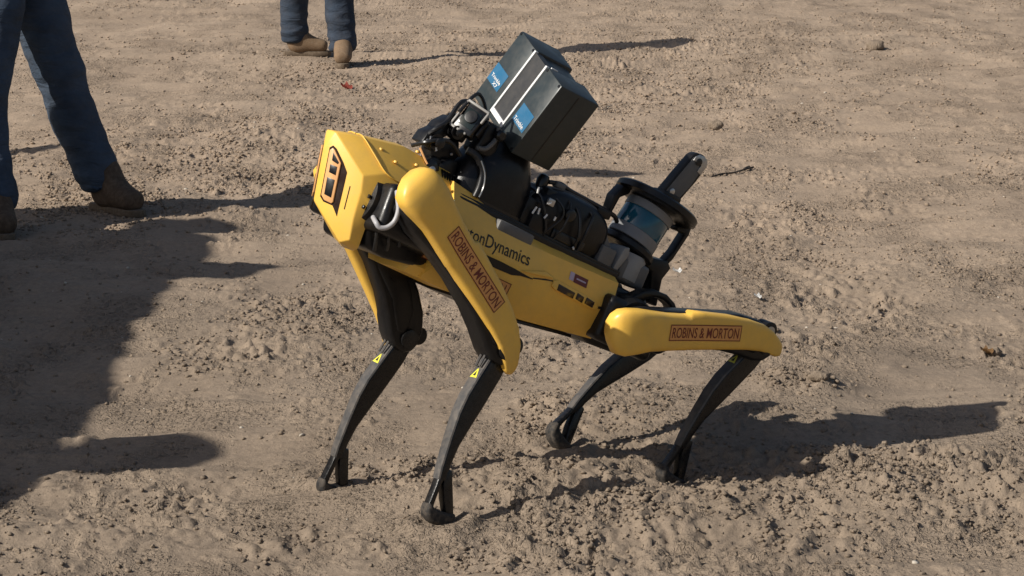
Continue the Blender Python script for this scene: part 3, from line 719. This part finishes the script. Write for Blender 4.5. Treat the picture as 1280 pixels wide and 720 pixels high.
rp('support_arm', prism([(-.140, .182), (-.168, .182), (-.226, .132), (-.236, .084), (-.204, .084), (-.200, .124)], XZ, .025, .055, .004), 'greyplastic')

# grey boxes under the rotating sensor
rp('terminal_box', box(-.234, -.194, .02, .072, .080, .128, .004), 'greyplastic')
rp('side_panel', prism([(-.240, .078), (-.250, .078), (-.268, .130), (-.262, .146), (-.250, .142)], XZ, .01, .070, .002), 'palegrey')
rp('sensor_pedestal', lathe([(.040, .078), (.046, .084), (.046, .132), (.040, .140)], 28, c=(-.298, .02, 0)), 'palegrey')
rp('power_box', box(-.345, -.262, .005, .062, .074, .128, .010, 3), 'greyplastic')

# rotating sensor with guard plate, bracket and handle; the sensor leans a little backwards
def tilted(bm, T): bm.transform(T); return bm
def lean(a, cx, cz): return Matrix.Translation((cx, 0, cz)) @ Rm(rad(a), 'Y') @ Matrix.Translation((-cx, 0, -cz))
LN = lean(-12, -.318, .195)
ld = rp('lidar', lathe([(.050, .160), (.056, .163), (.056, .186), (.0545, .187)], 40, c=(-.315, 0, 0)), 'bandgrey', T=LN)
rp('sensor_window', lathe([(.0540, .187), (.0545, .188), (.0545, .229), (.0540, .230)], 40, c=(-.315, 0, 0)), 'glass', ld, T=LN)
rp('sensor_cap', lathe([(.0545, .230), (.056, .231), (.056, .248), (.050, .252)], 40, c=(-.315, 0, 0)), 'bandgrey', ld, T=LN)
rp('base_plate', lathe([(.058, .142), (.062, .146), (.062, .156), (.056, .162)], 36, c=(-.318, 0, 0)), 'black', ld, T=LN)
gp = rp('guard_plate', join(tilted(lathe([(.060, .254), (.090, .255), (.097, .258), (.097, .270), (.092, .274), (.05, .280), (.02, .281)], 44, c=(-.334, 0, 0)), lean(-8, -.334, .264)),
        prism([(-.230, .196), (-.225, .238), (-.238, .266), (-.262, .270), (-.262, .256), (-.243, .240), (-.238, .196)], XZ, -.034, -.006, .003)), 'black', ang=50)
rp('guard_bracket', join(prism([(-.400, .240), (-.437, .252), (-.438, .232), (-.424, .170), (-.412, .146), (-.402, .150), (-.418, .186), (-.427, .232), (-.402, .230)], XZ, -.012, .016, .003),
        prism([(-.352, .150), (-.402, .162), (-.418, .150), (-.408, .120), (-.424, .062), (-.400, .062), (-.386, .095), (-.372, .124), (-.350, .132)], XZ, -.020, .030, .004)), 'black')
hd = rp('handle', prism([(-.322, .284), (-.344, .345), (-.362, .392), (-.372, .401), (-.390, .403), (-.405, .397), (-.411, .384), (-.400, .345), (-.374, .278)], XZ, -.012, .014, .004, 3), 'black')
rp('handle_plate', prism([(-.330, .290), (-.349, .343), (-.366, .388), (-.374, .395), (-.382, .393), (-.396, .360), (-.388, .330), (-.370, .288)], XZ, .0138, .0155, .0005), 'greyplastic', hd)
rp('handle_cap', prism([(-.366, .382), (-.369, .392), (-.377, .399), (-.392, .400), (-.403, .394), (-.407, .383), (-.401, .360), (-.388, .364), (-.392, .380)], XZ, .0145, .0170, .0008), 'metal', hd)
rp('screw', lathe([(.007, 0), (.007, .003), (.005, .004)], 16, 'y', (-.346, .0155, .300)), 'metal', hd)
rp('screw', lathe([(.008, 0), (.008, .003), (.005, .004)], 16, 'y', (-.382, .0155, .384)), 'gloss', hd)
rp('handle_base', box(-.375, -.322, -.022, .024, .272, .296, .005), 'black', hd)

# ------------------------------------------------------------------ people
def skin_mesh(pts, edges, radii, sub=2, root=0):
    me = bpy.data.meshes.new('skeleton'); me.from_pydata([tuple(p) for p in pts], edges, [])
    o = bpy.data.objects.new('skeleton', me); C.objects.link(o)
    md = o.modifiers.new('Skin', 'SKIN'); md.use_smooth_shade = True
    for i, sv in enumerate(me.skin_vertices[0].data):
        r = radii[i]; sv.radius = (r, r) if not hasattr(r, '__len__') else r
        sv.use_root = (i == root)
    sb = o.modifiers.new('Sub', 'SUBSURF'); sb.levels = sub; sb.render_levels = sub
    bpy.context.view_layer.update()
    m2 = bpy.data.meshes.new_from_object(o.evaluated_get(bpy.context.evaluated_depsgraph_get()))
    bpy.data.objects.remove(o); bpy.data.meshes.remove(me)
    for p in m2.polygons: p.use_smooth = True
    return m2
def displace(me, f):
    for v in me.vertices: v.co = v.co + f(v.co, v.normal)
    me.update()
def chain(b, pts, rads_, start=None):
    P, E, R_ = b; prev = start
    for p, r in zip(pts, rads_):
        P.append(Vector(p)); R_.append(r)
        if prev is not None: E.append((prev, len(P) - 1))
        prev = len(P) - 1
    return prev
def folds(co, nr, amp=.008, legs=()):
    """denim creases: bands across the limb, stronger near knee and cuff"""
    a = mnoise.noise(Vector((co.x * 5, co.y * 5, co.z * 17))) * .6 + mnoise.noise(Vector((co.x * 11 + 3, co.y * 11, co.z * 30))) * .4
    k = .35 + .8 * math.exp(-((co.z - .14) / .10) ** 2) + .7 * math.exp(-((co.z - .50) / .12) ** 2)
    return nr * (a * amp * k)
def boot(parent, foot, yaw, bm_='boot'):
    T = Matrix.Translation(foot) @ Rm(yaw, 'Z')
    b = ([], [], [])
    e = chain(b, [(0, 0, .19), (0, 0, .12), (.012, 0, .07)], [.060, .056, (.050, .052)])
    chain(b, [(.09, 0, .058), (.15, .0, .048), (.19, 0, .044)], [(.050, .048), (.052, .042), (.042, .034)], e)
    chain(b, [(-.050, 0, .046)], [(.050, .048)], e)
    me = skin_mesh(*b, sub=3)
    for v in me.vertices:
        if v.co.z < .016: v.co.z = .016
        v.co.y *= 1.0
    me.transform(T); me.materials.append(M[bm_])
    bo = link('boot', me, None, parent)
    for k in range(4):
        x_ = .035 + .018 * k; z_ = .104 - .011 * k
        fin('lace', tube([(x_ - .004, -.030, z_ - .008), (x_, -.012, z_ + .004), (x_, .012, z_ + .004), (x_ - .004, .030, z_ - .008)], .0028, 6, 3), M['sole'], bo, T)
    out = [(.88 * a_ + .012, .86 * b_) for a_, b_ in [(-.088, -.020), (-.075, -.036), (-.03, -.038), (.04, -.036), (.10, -.047), (.16, -.049), (.205, -.036), (.222, -.010), (.222, .012), (.205, .036), (.16, .046), (.10, .042), (.04, .034), (-.03, .036), (-.075, .034), (-.088, .018)]]
    fin('sole', prism(out, XY, -.006, .020, .004), M['sole'], bo, T)
    return bo
def person(name, loc, rz, label, feet, knees, hip, lean, toes, group=None, lift=0.0, boots='boot', jeans='denim', seed=0, hat=True, vest=True, arms=((.0, .05), (.0, .05)), top='shirt'):
    """feet / knees: left, right offsets from the root in the person's own frame (x ahead, y left)"""
    root = None
    hipc = Vector(hip)
    hl, hr = hipc + Vector((0, .095, -.02)), hipc + Vector((0, -.095, -.02))
    chest = hipc + Vector((lean, 0, .38)); neck = chest + Vector((.015 + lean * .3, 0, .17)); hb_ = neck + Vector((.012, 0, .075)); ht = hb_ + Vector((.012, 0, .13))
    b = ([], [], [])
    chain(b, [hipc, hipc + Vector((lean * .5, 0, .18)), chest, neck - Vector((0, 0, .03)), neck + Vector((0, 0, .03)), hb_, hb_ + Vector((.006, 0, .055)), ht],
          [(.13, .10), (.13, .10), (.14, .10), .06, .055, (.068, .080), (.078, .096), (.055, .065)])
    chain(b, [hb_ + Vector((.094, 0, .045)), hb_ + Vector((.112, 0, .034))], [.016, .010], 6)      # nose
    for sg in (1, -1): chain(b, [hb_ + Vector((.0, sg * .082, .042))], [.012], 6)                   # ears
    for h_, kn_, ft in ((hl, knees[0], feet[0]), (hr, knees[1], feet[1])):
        chain(b, [h_, kn_, Vector(ft) + Vector((0, 0, .1))], [.075, .055, .040], 0)
    sl = {}
    for sg, (af, ao) in ((1, arms[0]), (-1, arms[1])):
        sh_ = chest + Vector((0, sg * .19, .10)); el = sh_ + Vector((af * .3 - .03, sg * (.04 + ao), -.29)); wr = el + Vector((.10 + af, sg * (.02 - ao * .9), -.22 + lift))
        i = chain(b, [sh_, el, wr], [.052, .042, .028], 2)
        d = (wr - el).normalized(); s2 = d.cross(Vector((0, sg, 0))).normalized(); pal = wr + d * .075
        i = chain(b, [wr + d * .03, pal], [(.020, .030), (.016, .034)], i)
        for q in range(4):
            o_ = s2 * (.027 - .018 * q); L = (.07, .08, .075, .058)[q]
            chain(b, [pal + o_ + d * .02, pal + o_ + d * (.02 + L * .5) + Vector((0, -sg * .008, 0)), pal + o_ * .95 + d * (.02 + L) + Vector((0, -sg * .024, 0))], [.0092, .0085, .007], i)
        chain(b, [wr + d * .045 + s2 * .036, wr + d * .08 + s2 * .054, wr + d * .105 + s2 * .056], [.011, .010, .008], i - 0)
        sl[sg] = (sh_, el, wr)
    me = skin_mesh(*b, sub=1); me.materials.append(M['skin'])
    root = bpy.data.objects.new(name, me); C.objects.link(root); root.location = loc; root.rotation_euler = (0, 0, rz)
    tag(root, label, 'person', group)
    # jeans
    b = ([], [], [])
    chain(b, [hipc + Vector((0, 0, .03)), hipc + Vector((lean * .3, 0, .12))], [(.155, .125), (.165, .125)])
    for h_, kn_, ft in ((hl, knees[0], feet[0]), (hr, knees[1], feet[1])):
        h_ = Vector(h_); kn_ = Vector(kn_); an = Vector(ft) + Vector((-.006, 0, .105))
        chain(b, [h_ - Vector((0, 0, .04)), h_.lerp(kn_, .5), kn_, kn_.lerp(an, .5) + Vector((-.018, 0, 0)), an, an - Vector((0, 0, .050))], [.128, .112, .090, .088, .084, .086], 0)
    me = skin_mesh(*b, sub=4)
    displace(me, lambda co, nr: folds(co + Vector((seed * 3.1, seed, 0)) - Vector((seed * 3.1, seed, 0)), nr, .017) + nr * (mnoise.noise(co * 7 + Vector((seed * 5, 0, 0))) * .006))
    me.materials.append(M[jeans]); link('jeans', me, None, root)
    # shirt with sleeves
    b = ([], [], [])
    chain(b, [hipc + Vector((lean * .2, 0, .06)), hipc + Vector((lean * .5, 0, .20)), chest, chest + Vector((0, 0, .09)), neck - Vector((0, 0, .025))], [(.175, .135), (.165, .125), (.180, .130), (.150, .105), (.075, .075)])
    for sg in (1, -1):
        sh_, el, wr = sl[sg]; chain(b, [sh_, el, el.lerp(wr, .85)], [.075, .062, .048], 2)
    me = skin_mesh(*b, sub=2); me.materials.append(M[top]); link('shirt', me, None, root)
    if vest:
        b = ([], [], [])
        chain(b, [hipc + Vector((lean * .2, 0, .10)), hipc + Vector((lean * .5, 0, .22)), chest, chest + Vector((0, 0, .11))], [(.185, .145), (.178, .138), (.192, .142), (.150, .11)])
        me = skin_mesh(*b, sub=2); me.materials.append(M['vest']); link('safety_vest', me, None, root)
    if hat:
        c = hb_ + Vector((.008, 0, .085))
        fin('hard_hat', join(lathe([(.150, -.004), (.152, .002), (.124, .010), (.122, .05), (.105, .09), (.07, .115), (.02, .124)], 32, c=c), loft([superring(c.x + .07, c.y, .10, .095, c.z + z, 24, 2.2) for z in (-.004, .004)])), M['hat'], root)
    else:
        c = hb_ + Vector((-.006, 0, .075))
        fin('hair', lathe([(.096, -.03), (.104, .0), (.098, .04), (.07, .075), (.02, .088)], 24, c=c), M['cable'], root)
    for sg, ft, ty in ((1, feet[0], toes[0]), (-1, feet[1], toes[1])):
        boot(root, ft, ty, boots)
    return root
# man at the left edge, seen from thigh to boots; faces right and towards the camera
LX, LY = -1.55, 8.16
yaw = rad(-8)
def loc2(wx, wy, wz, ox=LX, oy=LY, ya=None):
    ya = yaw if ya is None else ya
    dx, dy = wx - ox, wy - oy
    return Vector((dx * math.cos(-ya) - dy * math.sin(-ya), dx * math.sin(-ya) + dy * math.cos(-ya), wz))
g1, g2 = gz(-1.41, 8.42), gz(-1.70, 8.00)
person('person', (LX, LY, 0), yaw, 'person in blue jeans at the left edge with legs apart and one leg leaning out', (loc2(-1.425, 8.43, g1 + .004), loc2(-1.715, 8.00, g2 + .004)),
       (loc2(-1.580, 8.465, .50), loc2(-1.765, 8.13, .49)), loc2(-1.725, 8.41, .93), .02, (rad(-36), rad(-62)), jeans='denim', seed=1, lift=.26, boots='shadowboot', arms=((-.06, .17), (-.06, .17)))
# man further back, only shins and tan boots in frame
bx, by = -1.05, 13.6
yaw2 = rad(-60)
L2 = lambda x, y, z: loc2(x, y, z, bx, by, yaw2)
person('person', (bx, by, 0), yaw2, 'person in dark jeans and tan boots standing in the background', (L2(-.925, 13.36, gz(-.925, 13.36) + .006), L2(-1.235, 13.86, gz(-1.235, 13.86) + .006)),
       (L2(-.945, 13.42, .50), L2(-1.215, 13.84, .50)), L2(-1.08, 13.6, .95), .01, (rad(-28), rad(60)), jeans='darkdenim', seed=2)
# onlookers left of the frame, whose heads and shoulders show as shadows on the ground
ref = person('person', (-2.96, 6.40, 0), rad(-20), 'person in hard hat standing by the rear corner of the white van', (Vector((.02, .12, 0)), Vector((-.02, -.12, 0))),
             (Vector((.05, .115, .5)), Vector((.03, -.115, .5))), Vector((0, 0, .95)), .01, (.2, -.2), group='onlookers beside the white van', seed=4, arms=((.05, .08), (-.02, .1)))
for x, y, a, k, lb in ((-2.88, 4.19, -10, 1.0, 'person in hard hat standing by the front door of the white van'), (-3.24, 7.08, 15, 1.03, 'person in hard hat behind the white van, nearest to it'),
                       (-3.18, 7.50, -30, 1.0, 'person in hard hat behind the white van, second from it'),
                       (-4.02, 8.98, -10, .98, 'person in hard hat standing farthest behind the white van')):
    c = ref.copy(); C.objects.link(c); c.location = (x, y, 0); c.rotation_euler = (0, 0, rad(a)); c.scale = (k, k, k); c['label'] = lb
    for ch in list(ref.children):
        q = ch.copy(); C.objects.link(q); q.parent = c
        for g in ch.children:
            r_ = g.copy(); C.objects.link(r_); r_.parent = q
# the van whose long shadow edge lies over the lower left
van = empty('van', (-4.11, 4.47, 0)); tag(van, 'white panel van parked just beyond the left edge', 'van')
M['vanpaint'] = mat('van_paint', (.62, .62, .60), .3, dust=.1, dscale=4, var=.04)
VP = [(-2.42, .42), (-2.45, .75), (-2.40, 1.02), (-1.75, 1.22), (-1.02, 1.88), (-.7, 1.96), (2.36, 1.97), (2.42, 1.85), (2.45, .9), (2.45, .42)]
vw = .88
vb = prism([(a, z) for a, z in VP], lambda u, v, d: (d, u, v), -vw, vw, .07, 3)
for v in vb.verts: v.co.x *= 1 - .06 * max(0, v.co.z - 1.0)
fin('body', vb, M['vanpaint'], van)
for y0, y1, nm in ((-1.0, -.25, 'front_door'), (-.2, .9, 'sliding_door')):
    for sg in ((1, -1) if nm == 'front_door' else (1,)):
        dr = fin(nm, prism([(y0, .55), (y1, .55), (y1, 1.72), (max(y0, -.82), 1.72), (y0, 1.5)], lambda u, v, d: (sg * (d - .055 * max(0, v - 1.0)), u, v), vw - .01, vw + .008, .006), M['vanpaint'], van)
        fin('handle', box(*sorted((sg * (vw + .008), sg * (vw + .03))), y1 - .2, y1 - .06, 1.0, 1.03, .005), M['black'], dr)
        if nm == 'front_door': fin('window', prism([(y0 + .08, 1.15), (y1 - .06, 1.15), (y1 - .06, 1.66), (-.76, 1.66), (y0 + .08, 1.42)], lambda u, v, d: (sg * (d - .055 * max(0, v - 1.0)), u, v), vw + .0, vw + .012, .003), M['lens'], dr)
fin('windscreen', prism([(-.78, -1.68), (.78, -1.68), (.72, -1.07), (-.72, -1.07)], lambda u, v, d: (u, v + d * -.66, 1.22 + (v + 1.75) * .904 + .05 + d * .72), -.02, .02, .004), M['lens'], van)
for sg in (1, -1):
    for yy in (-1.55, 1.5):
        wl = fin('wheel', lathe([(.20, -.10), (.32, -.11), (.34, -.06), (.34, .06), (.32, .11), (.20, .10)], 32, 'x', (sg * (vw - .10), yy, .34)), M['rubber'], van)
        fin('rim', lathe([(.03, -.012), (.19, -.006), (.205, .0), (.19, .006), (.03, .012)], 32, 'x', (sg * (vw + .005), yy, .34)), M['metal'], wl)
    fin('headlight', box(*sorted((sg * .52, sg * .80)), -2.47, -2.38, .78, .95, .02), M['palegrey'], van)
    fin('mirror', box(*sorted((sg * (vw + .0), sg * (vw + .20))), -.98, -.90, 1.15, 1.38, .02), M['black'], van)
fin('bumper', box(-.84, .84, -2.52, -2.40, .36, .58, .04), M['black'], van)
fin('bumper', box(-.84, .84, 2.40, 2.52, .36, .55, .04), M['black'], van)

# ------------------------------------------------------------------ litter and lone stones
def lump(seed, r, sq=(1, 1, .7), sub=2, amp=.35):
    bm = bmesh.new(); bmesh.ops.create_icosphere(bm, subdivisions=sub, radius=1)
    off = Vector((seed * 3.7, seed * 1.3, 0))
    for v in bm.verts:
        k = 1 + amp * mnoise.noise(v.co * 1.4 + off) + amp * .5 * mnoise.noise(v.co * 3.3 + off)
        v.co = Vector((v.co.x * sq[0], v.co.y * sq[1], v.co.z * sq[2])) * (r * k)
    return bm
def stone(name, x, y, r, m, label, cat, sq=(1, 1, .7), seed=1, sink=.25, sub=3):
    o = fin(name, lump(seed, r, sq, sub), M[m], None, None, 180); o.location = (x, y, gz(x, y) + r * sq[2] * (1 - sink)); tag(o, label, cat); return o
M['red'] = mat('red_paper', (.28, .035, .02), .7, dust=.1)
M['leaf'] = mat('dead_leaf', (.23, .12, .04), .7, dust=.1)
M['twig'] = mat('dark_twig', (.035, .026, .02), .9, dust=.1)
def scrap(name, x, y, w, l, m, label, cat, rz=0, curl=.3):
    bm = bmesh.new(); nu = 6; V = [[bm.verts.new((w * (i / nu - .5) * (1 - .5 * abs(j / nu - .5)), l * (j / nu - .5), .004 + curl * w * ((i / nu - .5) ** 2 * 2 + .3 * math.sin(j * 1.3 + i)))) for j in range(nu + 1)] for i in range(nu + 1)]
    fs = [bm.faces.new((V[i][j], V[i + 1][j], V[i + 1][j + 1], V[i][j + 1])) for i in range(nu) for j in range(nu)]
    bmesh.ops.solidify(bm, geom=fs, thickness=.0015)
    o = fin(name, bm, M[m]); o.location = (x, y, gz(x, y) + .003); o.rotation_euler = (0.15, .1, rz); return tag(o, label, cat)
scrap('paper_scrap', -.845, 12.35, .05, .10, 'red', 'small crumpled red scrap lying beyond the yellow head', 'litter', .4, .5)
scrap('dead_leaf', 1.235, 6.20, .028, .035, 'leaf', 'brown curled leaf on smooth soil near the right edge', 'leaf', .5, .5)
scrap('paper_scrap', 1.262, 6.24, .014, .03, 'white', 'tiny white scrap beside the curled brown leaf', 'litter', 1.2, .4)
scrap('paper_scrap', .50, 7.26, .030, .022, 'white', 'torn white scrap right of the robot sensor bracket', 'litter', .2, .4)
scrap('paper_scrap', .70, 6.82, .02, .03, 'white', 'small white flake on crumbs above the lying shadow', 'litter', .2, .4)
tw = tube([(-.12, -.10, .004), (-.06, -.05, .007), (.0, -.02, .005), (.06, .03, .008), (.12, .09, .007)], [.0035] * 25, 8)
tw = join(tw, tube([(.06, .03, .008), (.085, .07, .008), (.10, .08, .010)], .006, 6))
o = fin('twig', tw, M['twig']); o.location = (.86, 9.42, gz(.86, 9.42) + .004); o.rotation_euler = (0, 0, .25); tag(o, 'dark crooked twig on bare soil right of the sensor handle', 'twig')
stone('dirt_lump', .91, 10.81, .030, 'clod', 'dark crumbly lump of earth on its own in the upper right', 'dirt lump', (1.2, 1, .8), 5, .35)
stone('dirt_lump', .735, 5.68, .020, 'clod', 'rounded lump of earth at the upper edge of the robot shadow', 'dirt lump', (1.3, 1, .7), 6, .4)
stone('stone', 2.13, 14.3, .045, 'clod', 'pale rounded stone near the top right corner', 'stone', (1.2, 1, .8), 8, .4)
stone('dirt_lump', 1.26, 6.21, .016, 'clod', 'small lump of earth just right of the curled brown leaf', 'dirt lump', (1.1, 1, .8), 9, .3)

# ------------------------------------------------------------------ crumbs of soil and pebbles (nobody could count them)
def scatter(name, n, box_, smin, smax, power, m, seed, use_mask=True, flat=.75, label=None, ydens=1.0):
    r = np.random.default_rng(seed)
    k = n * (7 if use_mask else 1)
    # denser towards the near strip, where crumbs show
    y = box_[2] + (box_[3] - box_[2]) * r.random(k) ** ydens
    hw = .36 + y * .225
    x = (r.random(k) * 2 - 1) * hw
    if use_mask:
        mk = crumb_mask(x, y); keep = r.random(k) < (mk ** 1.3 * np.clip((fbm(x * 7, y * 5, 3, 91) - .36) * 4, .06, 1) * .95 + .03); x, y = x[keep][:n], y[keep][:n]
    n = len(x); z = height(x, y)
    s = smin + (smax - smin) * r.random(n) ** power
    base = []
    for q in range(10):
        bm = lump(q + seed * 20, 1, (1, 1, flat), 1, .55); 
        for v in bm.verts: v.co += Vector((random.uniform(-1, 1), random.uniform(-1, 1), random.uniform(-1, 1))) * .22
        bm.verts.ensure_lookup_table(); base.append((np.array([v.co[:] for v in bm.verts]), np.array([[v.index for v in f.verts] for f in bm.faces]))); bm.free()
    VS, FS, off = [], [], 0
    which = r.integers(0, 10, n)
    for q in range(10):
        i = np.where(which == q)[0]
        if not len(i): continue
        bv, bf = base[q]; a = r.random(len(i)) * 6.283; ca, sa = np.cos(a), np.sin(a)
        asp = .7 + .6 * r.random(len(i))
        vx = (bv[None, :, 0] * asp[:, None]); vy = bv[None, :, 1] / asp[:, None]
        px = x[i, None] + s[i, None] * (vx * ca[:, None] - vy * sa[:, None]); py = y[i, None] + s[i, None] * (vx * sa[:, None] + vy * ca[:, None])
        pz = z[i, None] + s[i, None] * (bv[None, :, 2] + flat * .35)
        VS.append(np.stack([px, py, pz], -1).reshape(-1, 3))
        FS.append((bf[None] + (np.arange(len(i)) * len(bv))[:, None, None] + off).reshape(-1, 3)); off += len(i) * len(bv)
    VS = np.concatenate(VS).astype(np.float32); FS = np.concatenate(FS).astype(np.int32)
    me = bpy.data.meshes.new(name); me.vertices.add(len(VS)); me.vertices.foreach_set('co', VS.ravel())
    me.loops.add(FS.size); me.loops.foreach_set('vertex_index', FS.ravel())
    me.polygons.add(len(FS)); me.polygons.foreach_set('loop_start', np.arange(len(FS), dtype=np.int32) * 3)
    me.update(calc_edges=True)
    return tag(link(name, me, M[m]), label, kind='stuff')
scatter('soil_crumbs', 34000, (0, 0, 4.2, 9.5), .0013, .0068, 3.0, 'clod', 1, ydens=1.2, label='loose crumbs of earth over the near soil')
scatter('soil_crumbs', 27000, (0, 0, 8.0, 18.0), .0024, .0100, 3.0, 'clod', 2, ydens=1.1, label='loose clods of earth over the far soil')
scatter('pebbles', 260, (0, 0, 4.3, 17), .002, .007, 2.0, 'pebble', 3, False, .6, 'scattered pale pebbles and shell bits')
